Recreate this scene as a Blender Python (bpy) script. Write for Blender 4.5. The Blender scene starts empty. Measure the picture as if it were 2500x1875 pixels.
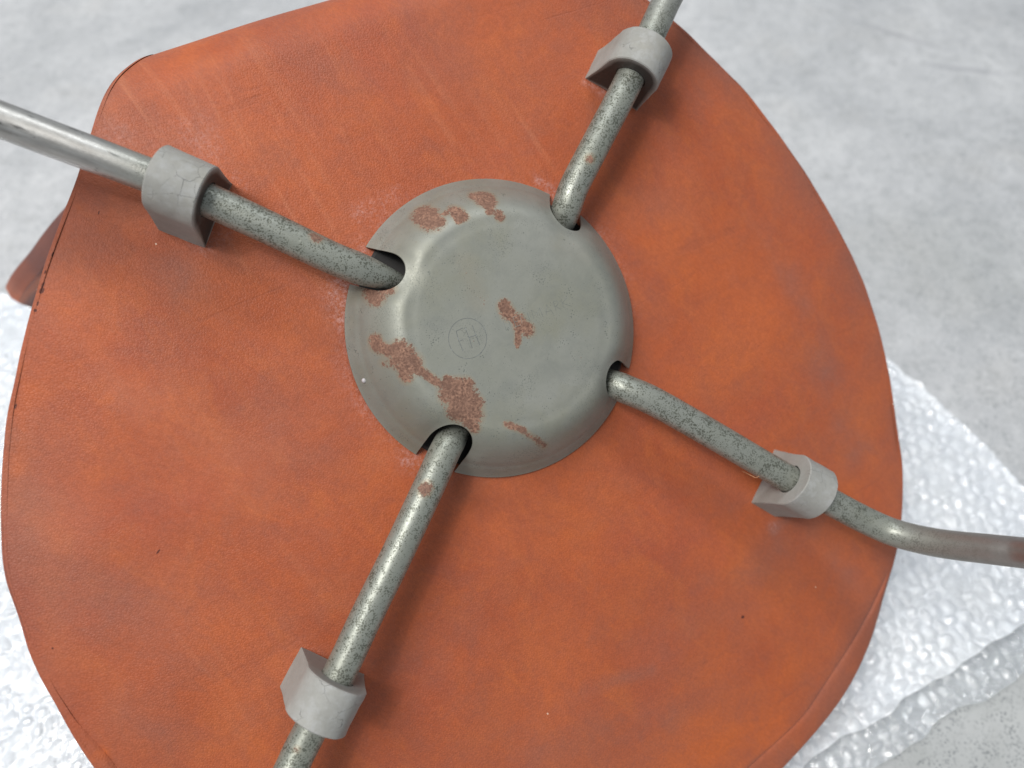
import bpy, bmesh, math
import numpy as np
from mathutils import Vector, Matrix, noise

# ------------------------------------------------------------------ camera
scene = bpy.context.scene
F = 1962.0                      # focal length in photo pixels (2500 wide)
CAM_H, PITCH = 0.549, math.radians(33)
cam_d = bpy.data.cameras.new("camera")
cam = bpy.data.objects.new("camera", cam_d)
scene.collection.objects.link(cam)
cam.location = (0, 0, CAM_H)
cam.rotation_euler = (PITCH, 0, 0)
cam_d.sensor_width = 36
cam_d.lens = 36 * F / 2500
cam_d.clip_start = 0.01
cam_d.clip_end = 100
cam_d.dof.use_dof = True
cam_d.dof.focus_distance = 0.385
cam_d.dof.aperture_fstop = 5.0
scene.camera = cam
CM = Matrix.Translation((0, 0, CAM_H)) @ Matrix.Rotation(PITCH, 4, 'X')

# ------------------------------------------------------------------ world + lamps
world = bpy.data.worlds.new("World")
scene.world = world
world.use_nodes = True
wn = world.node_tree.nodes
wn["Background"].inputs[0].default_value = (0.86, 0.93, 1.0, 1)
wn["Background"].inputs[1].default_value = 0.40
scene.view_settings.view_transform = 'Standard'
scene.view_settings.look = 'None'
scene.view_settings.exposure = 0.0
scene.view_settings.gamma = 1.0


def lamp(name, pos, target, sx, sy, power, col):
    d = bpy.data.lights.new(name, 'AREA')
    d.shape = 'RECTANGLE'; d.size = sx; d.size_y = sy
    d.energy = power; d.color = col
    o = bpy.data.objects.new(name, d)
    scene.collection.objects.link(o)
    o.location = pos
    o.rotation_euler = (Vector(target) - Vector(pos)).to_track_quat('-Z', 'Y').to_euler()
    return o


# long ceiling fitting behind and left of the chair, and a weaker one further off
hub_w = CM @ Vector((0, 0, -0.40))
Lc = (CM.to_3x3() @ Vector((-0.36, 0.34, 0.86))).normalized()
lamp("ceiling_lamp", hub_w + Lc * 2.6, hub_w, 1.5, 0.8, 62, (1.0, 0.98, 0.95))
Lb = (CM.to_3x3() @ Vector((-0.30, 0.24, 0.90))).normalized()
lamp("ceiling_bulb", hub_w + Lb * 2.5, hub_w, 0.13, 0.13, 8, (1.0, 0.98, 0.95))
Lc2 = (CM.to_3x3() @ Vector((0.10, 0.95, 0.62))).normalized()
lamp("ceiling_lamp_far", hub_w + Lc2 * 3.0, hub_w, 1.4, 0.3, 26, (0.93, 0.97, 1.0))

# ------------------------------------------------------------------ helpers
def link(o, parent=None):
    scene.collection.objects.link(o)
    if parent is not None:
        o.parent = parent
    return o


def mesh_obj(name, verts, faces, mat, parent=None, smooth=True, attrs=None):
    me = bpy.data.meshes.new(name)
    me.from_pydata([tuple(v) for v in verts], [], [tuple(f) for f in faces])
    if smooth:
        me.polygons.foreach_set("use_smooth", [True] * len(me.polygons))
    if attrs:
        for k, a in attrs.items():
            at = me.attributes.new(k, 'FLOAT', 'POINT')
            at.data.foreach_set("value", np.asarray(a, dtype=np.float32))
    me.materials.append(mat)
    me.update()
    return link(bpy.data.objects.new(name, me), parent)


def grid_faces(nr, nc, close=False):
    r = np.arange(nr - 1)[:, None] * nc
    c = np.arange(nc if close else nc - 1)[None, :]
    c2 = (c + 1) % nc
    return np.stack([r + c, r + c2, r + nc + c2, r + nc + c], -1).reshape(-1, 4)


def grid_mesh(name, P, mat, parent=None, attrs=None, flip=False):
    nr, nc, _ = P.shape
    f = grid_faces(nr, nc)
    if flip:
        f = f[:, ::-1]
    me = bpy.data.meshes.new(name)
    nv, nf = nr * nc, len(f)
    me.vertices.add(nv); me.vertices.foreach_set("co", P.reshape(-1).astype(np.float32))
    me.loops.add(nf * 4); me.loops.foreach_set("vertex_index", f.reshape(-1).astype(np.int32))
    me.polygons.add(nf)
    me.polygons.foreach_set("loop_start", np.arange(nf, dtype=np.int32) * 4)
    me.polygons.foreach_set("use_smooth", np.ones(nf, dtype=bool))
    me.update(calc_edges=True)
    if attrs:
        for k, a in attrs.items():
            at = me.attributes.new(k, 'FLOAT', 'POINT')
            at.data.foreach_set("value", np.asarray(a, dtype=np.float32).reshape(-1))
    me.materials.append(mat)
    return link(bpy.data.objects.new(name, me), parent)


class NT:
    """Tiny node-tree builder."""
    def __init__(s, name):
        s.m = bpy.data.materials.new(name); s.m.use_nodes = True
        s.t = s.m.node_tree; s.n = s.t.nodes; s.l = s.t.links
        s.b = s.n["Principled BSDF"]
        s.out = s.n["Material Output"]

    def _in(s, node, idx, v):
        if v is None: return
        if isinstance(v, bpy.types.NodeSocket): s.l.new(v, node.inputs[idx])
        else:
            if isinstance(v, tuple) and len(v) == 3 and node.inputs[idx].type == 'RGBA': v = v + (1,)
            node.inputs[idx].default_value = v

    def math(s, op, a, b=None, clamp=False):
        n = s.n.new('ShaderNodeMath'); n.operation = op; n.use_clamp = clamp
        s._in(n, 0, a); s._in(n, 1, b); return n.outputs[0]

    def coord(s, scale=(1, 1, 1), rot=(0, 0, 0), loc=(0, 0, 0)):
        if not hasattr(s, 'tc'): s.tc = s.n.new('ShaderNodeTexCoord')
        m = s.n.new('ShaderNodeMapping')
        s.l.new(s.tc.outputs['Object'], m.inputs[0])
        m.inputs['Rotation'].default_value = rot          # turn first, stretch afterwards
        m2 = s.n.new('ShaderNodeMapping'); s.l.new(m.outputs[0], m2.inputs[0])
        m2.inputs['Scale'].default_value = scale
        m2.inputs['Location'].default_value = loc
        return m2.outputs[0]

    def noise(s, vec, scale, detail=4, rough=.55, dist=0.0, out=0):
        n = s.n.new('ShaderNodeTexNoise')
        s.l.new(vec, n.inputs['Vector'])
        n.inputs['Scale'].default_value = scale; n.inputs['Detail'].default_value = detail
        n.inputs['Roughness'].default_value = rough; n.inputs['Distortion'].default_value = dist
        return n.outputs[out]

    def voro(s, vec, scale, feature='F1', rnd=1.0, out=0):
        n = s.n.new('ShaderNodeTexVoronoi'); n.feature = feature
        s.l.new(vec, n.inputs['Vector']); n.inputs['Scale'].default_value = scale
        n.inputs['Randomness'].default_value = rnd
        return n.outputs[out]

    def map(s, v, a, b, c=0.0, d=1.0, smooth=False):
        n = s.n.new('ShaderNodeMapRange')
        if smooth: n.interpolation_type = 'SMOOTHSTEP'
        s._in(n, 0, v)
        for i, x in enumerate((a, b, c, d)): s._in(n, i + 1, x)
        return n.outputs[0]

    def mix(s, fac, a, b, mode='MIX'):
        n = s.n.new('ShaderNodeMix'); n.data_type = 'RGBA'; n.blend_type = mode
        s._in(n, 0, fac); s._in(n, 6, a); s._in(n, 7, b)
        return n.outputs[2]

    def attr(s, name):
        n = s.n.new('ShaderNodeAttribute'); n.attribute_name = name
        return n.outputs['Fac']

    def bump(s, h, strength, dist, normal=None):
        n = s.n.new('ShaderNodeBump')
        n.inputs['Strength'].default_value = strength
        n.inputs['Distance'].default_value = dist
        s._in(n, 'Height', h)
        if normal is not None: s.l.new(normal, n.inputs['Normal'])
        return n.outputs[0]

    def set(s, **kw):
        names = dict(color='Base Color', rough='Roughness', metal='Metallic', spec='Specular IOR Level',
                     normal='Normal', alpha='Alpha', sheen='Sheen Weight', coat='Coat Weight')
        for k, v in kw.items(): s._in(s.b, names[k], v)
        return s.m

    def spot(s, x, y, rx, ry, ang, soft=.35):
        """0..1 mask of one small ellipse on the surface (chair coordinates, metres)."""
        if not hasattr(s, 'sepx'):
            sp = s.n.new('ShaderNodeSeparateXYZ'); s.l.new(s.coord(), sp.inputs[0]); s.sepx = sp
        dx = s.math('SUBTRACT', s.sepx.outputs[0], x); dy = s.math('SUBTRACT', s.sepx.outputs[1], y)
        c, si = math.cos(ang), math.sin(ang)
        u = s.math('ADD', s.math('MULTIPLY', dx, c / rx), s.math('MULTIPLY', dy, si / rx))
        v = s.math('ADD', s.math('MULTIPLY', dx, -si / ry), s.math('MULTIPLY', dy, c / ry))
        d = s.math('ADD', s.math('MULTIPLY', u, u), s.math('MULTIPLY', v, v))
        return s.map(d, 1.0, 1.0 - soft, 0, 1)


# ------------------------------------------------------------------ chair frame (seat plane under the hub)
def chair_frame(a=.30, b=.03, d0=.41, c=(1211, 800)):
    n = Vector((a, b, 1)).normalized()
    O = Vector(((c[0] - 1250) / F, (937.5 - c[1]) / F, -1)) * d0
    ex = Vector((1, 0, 0)) - n * n.x; ex.normalize()
    ey = n.cross(ex)
    M = Matrix((ex, ey, n)).transposed().to_4x4(); M.translation = O
    return CM @ M


CH = chair_frame()
CHI = CH.inverted()
CAM_L = CHI @ Vector((0, 0, CAM_H))


def ray_w(px, py):
    return CM.to_3x3() @ Vector(((px - 1250) / F, (937.5 - py) / F, -1))


def on_seat(px, py, h=0.0):
    """chair-space point at height h over the seat plane, read off the photograph"""
    r = CHI.to_3x3() @ ray_w(px, py)
    t = (h - CAM_L.z) / r.z
    return CAM_L + r * t


def on_floor(px, py, h=0.0):
    r = ray_w(px, py)
    t = (h - CAM_H) / r.z
    return Vector((0, 0, CAM_H)) + r * t


chair = bpy.data.objects.new("chair", None)
scene.collection.objects.link(chair)
chair.matrix_world = CH
chair["label"] = "upturned orange leather chair with four speckled grey steel legs from a round hub"
chair["category"] = "chair"

# ------------------------------------------------------------------ floor
m = NT("concrete")
c1 = m.coord()
big = m.noise(m.coord(scale=(1, .6, 1), rot=(0, 0, .5)), 5.0, 6, .62, .6)
mid = m.noise(c1, 26, 5, .62, .3)
col = m.mix(m.map(big, .36, .64), (.430, .436, .446), (.620, .620, .624))
col = m.mix(m.map(mid, .38, .70, 0, .40), col, (.345, .352, .362))
warm = m.noise(c1, 9, 4)
col = m.mix(m.map(warm, .55, .8, 0, .35), col, (.48, .455, .42))
sp = m.voro(m.coord(scale=(1, 1, 1)), 520)
spn = m.noise(c1, 90, 3)
speck = m.math('MULTIPLY', m.map(sp, .52, .26), m.map(spn, .36, .60))
col = m.mix(m.math('MULTIPLY', speck, .55), col, (.155, .175, .185))
blot = m.noise(m.coord(scale=(1, 1.3, 1), loc=(2, 7, 0)), 60, 6, .7, .4)
col = m.mix(m.map(blot, .50, .72, 0, .38), col, (.30, .305, .30))
sp2 = m.voro(c1, 170)
speck2 = m.math('MULTIPLY', m.map(sp2, .34, .18), m.map(m.noise(c1, 30, 3), .56, .66, 0, .6))
col = m.mix(m.math('MULTIPLY', speck2, .5), col, (.17, .18, .19))
wh = m.noise(m.coord(scale=(1, 1, 1), rot=(0, 0, 1)), 130, 4, .6)
col = m.mix(m.map(wh, .56, .70, 0, .5), col, (.60, .60, .60))
scr = m.noise(m.coord(scale=(2.2, 60, 1), rot=(0, 0, .55)), 2.0, 3, .6, .8)
col = m.mix(m.map(scr, .66, .74, 0, .30), col, (.25, .26, .28))
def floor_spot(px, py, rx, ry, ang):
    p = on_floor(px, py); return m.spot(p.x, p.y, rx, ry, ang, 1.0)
shade_tint = m.math('MAXIMUM', floor_spot(2480, 1850, .20, .13, .5), m.math('MULTIPLY', floor_spot(2330, 640, .16, .09, -.2), .45))  # lower-right shade painted into the concrete, plus a weaker dark patch
shade_tint = m.math('MULTIPLY', shade_tint, m.map(m.noise(c1, 14, 5, .65), .25, .65, .55, 1.0))
col = m.mix(m.math('MULTIPLY', shade_tint, .85), col, m.mix(m.map(speck, 0, 1), (.335, .345, .335), (.17, .18, .18)))
sm = m.math('MAXIMUM', floor_spot(2190, 85, .075, .0045, -.55), floor_spot(2360, 170, .06, .005, -.2))
col = m.mix(m.math('MULTIPLY', sm, .5), col, (.30, .30, .32))
nb = m.bump(wh, .25, .0008)
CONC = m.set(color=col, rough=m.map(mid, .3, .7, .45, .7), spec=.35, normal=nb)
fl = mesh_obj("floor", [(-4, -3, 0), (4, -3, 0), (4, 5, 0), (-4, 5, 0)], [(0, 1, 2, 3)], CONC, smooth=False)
fl["kind"] = "structure"

# ------------------------------------------------------------------ leather
def px_loc(px, py):
    p = on_seat(px, py, 0)
    return p.x, p.y


m = NT("leather")
c0 = m.coord()
n1 = m.noise(c0, 11, 5, .6, .5)
n2 = m.noise(m.coord(loc=(3, 1, 0)), 19, 5, .62, .4)
n3 = m.noise(m.coord(loc=(7, 5, 0)), 7, 4, .6, .4)
col = m.mix(m.map(n1, .34, .64), (.332, .072, .026), (.412, .098, .031))
col = m.mix(m.map(n2, .50, .72, 0, .55), col, (.315, .090, .046))
col = m.mix(m.map(n3, .52, .74, 0, .50), col, (.315, .068, .042))
n4 = m.noise(m.coord(loc=(2, 9, 0)), 30, 5, .65, .6)
col = m.mix(m.map(n4, .54, .74, 0, .45), col, (.255, .085, .052))
n5 = m.noise(m.coord(loc=(5, 3, 0), scale=(1.0, 1.8, 1), rot=(0, 0, .9)), 24, 6, .68, .8)
col = m.mix(m.map(n5, .50, .68, 0, .50), col, (.450, .112, .030))
n6 = m.noise(m.coord(loc=(11, 2, 0), scale=(1.0, 1.5, 1), rot=(0, 0, .5)), 9, 5, .65, .6)
col = m.mix(m.map(n6, .54, .72, 0, .50), col, (.245, .076, .048))
n7 = m.noise(m.coord(loc=(1, 12, 0)), 85, 5, .7, .5)
col = m.mix(m.map(n7, .42, .66, 0, .32), col, (.255, .075, .045))
stain = m.attr("stain")
edgew = m.attr("edge")
st = m.math('MULTIPLY', stain, m.map(m.noise(c0, 34, 5, .6), .30, .68), clamp=True)
col = m.mix(m.math('MULTIPLY', st, .70), col, (.235, .098, .072))
col = m.mix(m.math('MULTIPLY', edgew, m.map(n2, .3, .6, .1, .7)), col, (.215, .080, .055))
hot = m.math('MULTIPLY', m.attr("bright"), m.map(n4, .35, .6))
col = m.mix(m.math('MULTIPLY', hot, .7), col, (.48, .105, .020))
# pale stretch lines running down to the right
ln = m.noise(m.coord(scale=(7, 95, 1), rot=(0, 0, math.radians(57))), 1.0, 4, .55, .7)
lnm = m.noise(m.coord(loc=(4, 4, 0)), 9, 2)
lines = m.math('MULTIPLY', m.map(ln, .555, .67), m.map(lnm, .42, .58))
ln2 = m.noise(m.coord(scale=(14, 190, 1), rot=(0, 0, math.radians(62)), loc=(3, 8, 0)), 1.0, 4, .6, .5)
lines = m.math('MAXIMUM', lines, m.math('MULTIPLY', m.map(ln2, .56, .72, 0, .8), m.map(m.noise(m.coord(loc=(8, 1, 0)), 14, 3), .42, .6)))
lines = m.math('MULTIPLY', lines, m.attr("creased"))
col = m.mix(m.math('MULTIPLY', lines, .30), col, (.56, .215, .110))
cz = m.noise(m.coord(scale=(5, 60, 1), rot=(0, 0, math.radians(-24)), loc=(1, 5, 0)), 1.0, 4, .55, 1.1)
cr2 = m.math('MULTIPLY', m.map(cz, .60, .67), m.map(m.noise(m.coord(loc=(4, 9, 0)), 12, 3), .50, .62))
col = m.mix(m.math('MULTIPLY', cr2, .30), col, (.22, .060, .034))
rub = m.noise(m.coord(loc=(9, 6, 0)), 6, 5, .62, .5)
col = m.mix(m.map(rub, .56, .74, 0, .28), col, (.52, .175, .085))
# fine grain
gr = m.voro(m.coord(scale=(1, 1.5, 1), rot=(0, 0, .6)), 620, 'DISTANCE_TO_EDGE')
gr2 = m.noise(m.coord(scale=(1, 1.9, 1), rot=(0, 0, .6)), 420, 4, .6, .4)
pore = m.map(gr2, .40, .62, .93, 1.05)
pn = m.n.new('ShaderNodeVectorMath'); pn.operation = 'SCALE'
m.l.new(col, pn.inputs[0]); m.l.new(pore, pn.inputs['Scale'])
col = pn.outputs[0]
# chalky dust round the hub and pads
dn = m.noise(c0, 520, 5, .8)
dn2 = m.noise(c0, 60, 4, .7)
dust = m.math('MULTIPLY', m.attr("dust"), m.map(dn, .44, .66))
dust = m.math('MULTIPLY', dust, m.map(dn2, .36, .62, .1, 1))
col = m.mix(m.math('MULTIPLY', dust, .62, clamp=True), col, (.66, .43, .41))
darkening = m.math('MULTIPLY', m.attr("darkening"), m.map(n4, .25, .6, .75, 1.0))
col = m.mix(darkening, col, (.135, .058, .050))  # back panel and sitting side mixed towards dark purple-brown
nicks = None
for (px, py, rx, ry, an) in ((383, 1351, 7, 2.2, .95), (118, 1594, 2.5, 2.5, 0), (1154 + 672, 1512, 6, 5, .3),
                             (98, 692, 2.4, 9, -.35), (95, 706, 5, 8, -.4), (85, 738, 2, 6, -.25), (79, 755, 4, 4, 0),
                             (237, 514, 1.5, 5, -.2), (122, 616, 2, 6, -.3), (104, 660, 2, 5, -.3),
                             (28, 992, 2.4, 7, -.3)):
    x, y = px_loc(px, py)
    k = m.spot(x, y, rx * 2.0e-4, ry * 2.0e-4, an)
    nicks = k if nicks is None else m.math('MAXIMUM', nicks, k)
col = m.mix(m.math('MULTIPLY', nicks, .85), col, (.06, .014, .010))
lint = None
for (px, py, r) in ((379, 593, 2.0), (2011, 1440, 1.7), (1344, 1750, 2.2)):
    x, y = px_loc(px, py)
    k = m.spot(x, y, r * 2.0e-4, r * 2.6e-4, .4)
    lint = k if lint is None else m.math('MAXIMUM', lint, k)
col = m.mix(m.math('MULTIPLY', lint, .8), col, (.75, .55, .42))
h = m.math('ADD', m.map(gr, 0, .25), m.math('MULTIPLY', gr2, 1.6))
h = m.math('MULTIPLY', h, m.map(m.noise(m.coord(loc=(6, 6, 0)), 8, 3), .36, .62, .30, 1.25))
h = m.math('SUBTRACT', m.math('ADD', h, m.math('MULTIPLY', lines, .8)), m.math('MULTIPLY', cr2, 1.2))
wr = m.noise(m.coord(scale=(1, 2.6, 1), rot=(0, 0, .45), loc=(2, 2, 0)), 55, 5, .6, .9)
h = m.math('ADD', h, m.math('MULTIPLY', wr, 2.2))
nb = m.bump(n2, .25, .004)
nb = m.bump(h, .30, .00045, nb)
rg = m.map(n1, .3, .7, .50, .62)
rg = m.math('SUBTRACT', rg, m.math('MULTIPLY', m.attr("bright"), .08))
LEATHER = m.set(color=col, rough=rg, spec=.33, normal=nb, sheen=.06)

# --- outline of the sheet, read in photo pixels, stored in (u, s) metres -----
L_OUT = [(310, 1990), (222, 1875), (180, 1802), (111, 1685), (83, 1629), (48, 1525), (10, 1421), (1, 1362), (0, 1245), (4, 1110),
         (18, 1000), (48, 853), (75, 756), (99, 669), (120, 605), (163, 500), (190, 425), (219, 330), (236, 275), (251, 222),
         (266, 183), (275, 162), (296, 128)]
R_OUT = [(1800, 1990), (1938, 1875), (2041, 1744), (2087, 1670), (2134, 1567), (2171, 1427), (2191, 1349), (2203, 1268), (2207, 1190),
         (2206, 1136), (2194, 1068), (2186, 1000), (2170, 895), (2143, 787), (2121, 716), (2088, 635), (2056, 575), (2001, 472),
         (1947, 391), (1882, 298), (1839, 239), (1790, 190), (1736, 136), (1676, 77), (1645, 49), (1575, -8), (1490, -70),
         (1400, -130)]
L_SEAM = [(290, 1885), (270, 1854), (222, 1802), (187, 1768), (135, 1688), (87, 1588), (69, 1529), (35, 1445), (21, 1369), (15, 1245),
          (20, 1110), (36, 952), (62, 832), (72, 786), (105, 678), (124, 620), (165, 500), (193, 423)]
R_SEAM = [(1790, 1900), (1830, 1871), (1900, 1810), (1966, 1749), (2003, 1693), (2083, 1572), (2134, 1474), (2176, 1380), (2196, 1300), (2204, 1200)]


def dome(x, y):
    r2 = x * x + y * y
    return -0.0045 * (r2 / 0.04) + 0.0006 * np.sin(x * 31 + 1) * np.cos(y * 27)


def sheet_pt(px, py):
    p = on_seat(px, py, 0)
    for _ in range(3):
        p = on_seat(px, py, float(dome(p.x, p.y)))
    return p


a_, b_ = sheet_pt(357, 90), sheet_pt(651, 1)
U = Vector((b_.x - a_.x, b_.y - a_.y)).normalized()
V = Vector((-U.y, U.x))
S_APEX = a_.x * V.x + a_.y * V.y


def uv(p):
    return (p.x * U.x + p.y * U.y, p.x * V.x + p.y * V.y)


R_B = 0.030
S0 = S_APEX - R_B * 0.93        # where the roll starts
TH = math.radians(99)


def poly(pts):
    q = np.array([uv(sheet_pt(*p)) for p in pts])
    q = q[np.argsort(q[:, 1])]
    return q


Lo, Ro, Ls, Rs = poly(L_OUT), poly(R_OUT), poly(L_SEAM), poly(R_SEAM)


def smooth1(a, k=5):
    pad = np.concatenate([[a[0]] * k, a, [a[-1]] * k])
    w = np.hanning(2 * k + 3)[1:-1]; w /= w.sum()
    return np.convolve(pad, w, 'valid')


# back plane: after the roll the sheet runs down
def roll(u, s):
    """arrays u,s -> x,y,z ; also the outward surface normal"""
    ds = np.maximum(s - S0, 0)
    ang = np.clip(ds / R_B, 0, TH)
    rest = np.maximum(ds - TH * R_B, 0)
    v = np.minimum(s, S0) + R_B * np.sin(ang) + rest * math.cos(TH)
    dz = -R_B * (1 - np.cos(ang)) - rest * math.sin(TH)
    x = u * U.x + v * V.x; y = u * U.y + v * V.y
    vz = np.minimum(v, S0 + R_B)
    z = dz + dome(u * U.x + vz * V.x, u * U.y + vz * V.y)
    nv, nz = np.sin(ang), np.cos(ang)
    return np.stack([x, y, z], -1), np.stack([nv * V.x, nv * V.y, nz], -1)


def back_us(px, py):
    """(u,s) where the sight line meets the back panel's plane"""
    r = CHI.to_3x3() @ ray_w(px, py)
    v0 = S0 + R_B * math.sin(TH); z0 = -R_B * (1 - math.cos(TH)) - 0.006
    dv, dz = math.cos(TH), -math.sin(TH)
    # plane normal in (v,z): (-dz, dv)
    nv, nz = -dz, dv
    rv = r.x * V.x + r.y * V.y; cv = CAM_L.x * V.x + CAM_L.y * V.y
    t = (nv * (v0 - cv) + nz * (z0 - CAM_L.z)) / (nv * rv + nz * r.z)
    p = CAM_L + r * t
    q = (p.x * V.x + p.y * V.y - v0) * dv + (p.z - z0) * dz
    return p.x * U.x + p.y * U.y, S0 + TH * R_B + q


lobe = [back_us(*p) for p in ((150, 512), (118, 550), (62, 622), (20, 672), (6, 702), (12, 728), (34, 748))]
print("LOBE", [(round(a, 3), round(b, 3)) for a, b in lobe], "S0", S0, "apex", S_APEX)
s_front, s_lobe = -0.262, lobe[-1][1]
corner = Lo[-1]
lt = [tuple(q) for q in Lo]
lt += [(corner[0] + .011, corner[1] + .012), (corner[0] + .014, corner[1] + .045)]
s_w = lobe[0][1]
lt += [(lobe[0][0] + .03, s_w - .03)] + lobe[:5]
lt = np.array(sorted(lt, key=lambda q: q[1]))
S_END = max(q[1] for q in lobe) + .04
lt = np.vstack([lt, [[lobe[4][0] + .012, S_END - .015], [lobe[4][0] + .05, S_END]]])
mid_u = .5 * (Lo[:, 0].min() + Ro[:, 0].max())
rt = [tuple(q) for q in Ro]
rt += [(2 * .008 - q[0], q[1]) for q in lt if q[1] > Ro[-1][1] + .02]
rt = np.array(sorted(rt, key=lambda q: q[1]))

NR, NC = 470, 260
S_FRONT = min(Lo[0][1], Ro[0][1]) - .03
ss = np.linspace(S_FRONT, S_END, NR)
uL_raw = np.interp(ss, lt[:, 1], lt[:, 0])
k_ = np.clip((ss - (S0 - .02)) / .03, 0, 1)
uL = smooth1(uL_raw, 11) * (1 - k_) + smooth1(uL_raw, 3) * k_
uR = smooth1(np.interp(ss, rt[:, 1], rt[:, 0]), 12)
# round the front end of the seat
fr = np.clip((ss - S_FRONT) / .06, 0, 1)
rnd = np.sqrt(1 - (1 - fr) ** 2)
um = .5 * (uL + uR)
uL = um + (uL - um) * (.25 + .75 * rnd); uR = um + (uR - um) * (.25 + .75 * rnd)
rng = np.random.RandomState(4)
wob = smooth1(rng.randn(NR), 9) * .0006
uL += wob; uR += smooth1(rng.randn(NR), 9) * .0007
seamL = np.interp(ss, Ls[:, 1], Ls[:, 0], right=-9); seamR = np.interp(ss, Rs[:, 1], Rs[:, 0], right=9)
wL = np.where(seamL > -1, np.maximum(seamL - uL, .0022), .0022)
wR = np.where(seamR < 1, np.maximum(uR - seamR, .0022), .0022)
wL = smooth1(wL, 3); wR = smooth1(wR, 3)
TK = 0.013


def strip(us, zoff):
    """stack columns: us (NR,k), zoff (NR,k) along the outward normal"""
    P, N = roll(us, np.repeat(ss[:, None], us.shape[1], 1))
    return P + N * zoff[..., None]


def fld(P):
    return P[..., 0], P[..., 1]


def capsules(x, y, caps, ker):
    """max over soft capsules given in photo px: (x0,y0,x1,y1,r,weight)"""
    o = np.zeros_like(x)
    for (ax, ay, bx, by, r, w) in caps:
        a = on_seat(ax, ay); b = on_seat(bx, by)
        dx, dy = b.x - a.x, b.y - a.y
        L2 = dx * dx + dy * dy + 1e-12
        t = np.clip(((x - a.x) * dx + (y - a.y) * dy) / L2, 0, 1)
        d = np.hypot(x - a.x - t * dx, y - a.y - t * dy) / (r * 2.05e-4)
        o = np.maximum(o, w * ker(d))
    return o


soft = lambda d: np.exp(-d * d * 1.1)
STAIN = [(330, 300, 250, 330, 90, .8), (60, 1050, 60, 1300, 70, .7), (420, 650, 440, 680, 60, .9), (440, 340, 470, 330, 60, .7),
         (1990, 800, 2110, 1100, 60, 1), (1930, 660, 2020, 850, 45, .9), (1400, 1700, 1600, 1640, 22, 1), (1250, 1790, 1430, 1710, 18, .6),
         (1840, 1400, 1990, 1290, 70, .7), (2060, 1370, 2100, 1420, 50, .8), (1250, 1850, 1650, 1800, 90, .6),
         (1700, 1420, 1850, 1400, 30, .8), (1600, 1560, 1820, 1500, 80, .6), (100, 1420, 330, 1500, 100, .7), (820, 700, 860, 800, 60, .6),
         (640, 1000, 760, 1100, 90, .45), (300, 1750, 420, 1820, 60, .5), (1900, 1300, 1935, 1270, 26, 1.0), (250, 460, 560, 620, 60, .55),
         (1500, 250, 1470, 330, 60, .7), (1560, 480, 1620, 500, 60, .4)]
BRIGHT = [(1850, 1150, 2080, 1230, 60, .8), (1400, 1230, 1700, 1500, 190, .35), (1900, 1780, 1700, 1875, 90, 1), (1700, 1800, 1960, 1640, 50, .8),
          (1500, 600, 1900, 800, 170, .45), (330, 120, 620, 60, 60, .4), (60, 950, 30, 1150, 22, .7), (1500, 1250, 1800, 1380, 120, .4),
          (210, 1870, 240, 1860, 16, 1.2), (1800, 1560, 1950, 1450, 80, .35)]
CREASE = [(330, 200, 900, 650, 230, 1), (700, 120, 1300, 420, 200, .8), (150, 900, 600, 1600, 300, .35), (1650, 400, 1800, 600, 150, .25)]


def dustf(x, y):
    r = np.hypot(x, y)
    th = np.arctan2(y, x)
    ring = np.exp(-np.maximum(r - .076, 0) / .0048) * (.55 + .45 * np.sin(th * 2.3 + .6))
    side = np.clip(.5 - .5 * np.cos(th - math.radians(-45)), 0, 1) ** .7
    ring *= side
    p = capsules(x, y, [(830, 700, 850, 780, 38, .75), (880, 520, 960, 470, 24, .5), (1320, 440, 1345, 470, 20, 1.0), (1435, 195, 1480, 225, 13, .9),
                        (580, 430, 590, 450, 18, .8), (545, 560, 500, 590, 30, .55), (990, 1120, 1000, 1130, 22, .8), (740, 1590, 770, 1610, 18, .5),
                        (1895, 1285, 1905, 1290, 14, .8), (270, 330, 330, 380, 50, .35), (450, 320, 520, 350, 60, .35)], soft)
    return np.clip(ring + p, 0, 1)


_q = [back_us(*p_) for p_ in ((14, 700), (80, 634))]
_sp, _ = roll(np.array([q_[0] for q_ in _q]), np.array([q_[1] for q_ in _q]))
_sp[:, 2] += 0


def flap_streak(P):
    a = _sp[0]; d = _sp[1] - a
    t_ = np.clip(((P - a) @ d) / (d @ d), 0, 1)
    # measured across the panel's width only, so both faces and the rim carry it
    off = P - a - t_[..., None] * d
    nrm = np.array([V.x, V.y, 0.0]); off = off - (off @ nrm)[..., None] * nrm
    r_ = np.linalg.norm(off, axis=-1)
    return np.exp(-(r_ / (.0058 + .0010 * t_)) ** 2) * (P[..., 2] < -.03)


def leather_attrs(P, edge):
    x, y = fld(P)
    flat = (P[..., 2] > -.03).astype(float)
    rim = edge
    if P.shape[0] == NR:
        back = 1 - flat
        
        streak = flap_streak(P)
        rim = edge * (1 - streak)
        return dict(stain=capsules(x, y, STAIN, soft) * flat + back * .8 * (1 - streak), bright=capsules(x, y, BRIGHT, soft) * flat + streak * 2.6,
                    creased=capsules(x, y, CREASE, soft) * flat, dust=dustf(x, y) * flat, edge=rim, darkening=back * (1 - streak) * .9)
    return dict(stain=capsules(x, y, STAIN, soft) * flat, bright=capsules(x, y, BRIGHT, soft) * flat,
                creased=capsules(x, y, CREASE, soft) * flat, dust=dustf(x, y) * flat, edge=rim)


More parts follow.
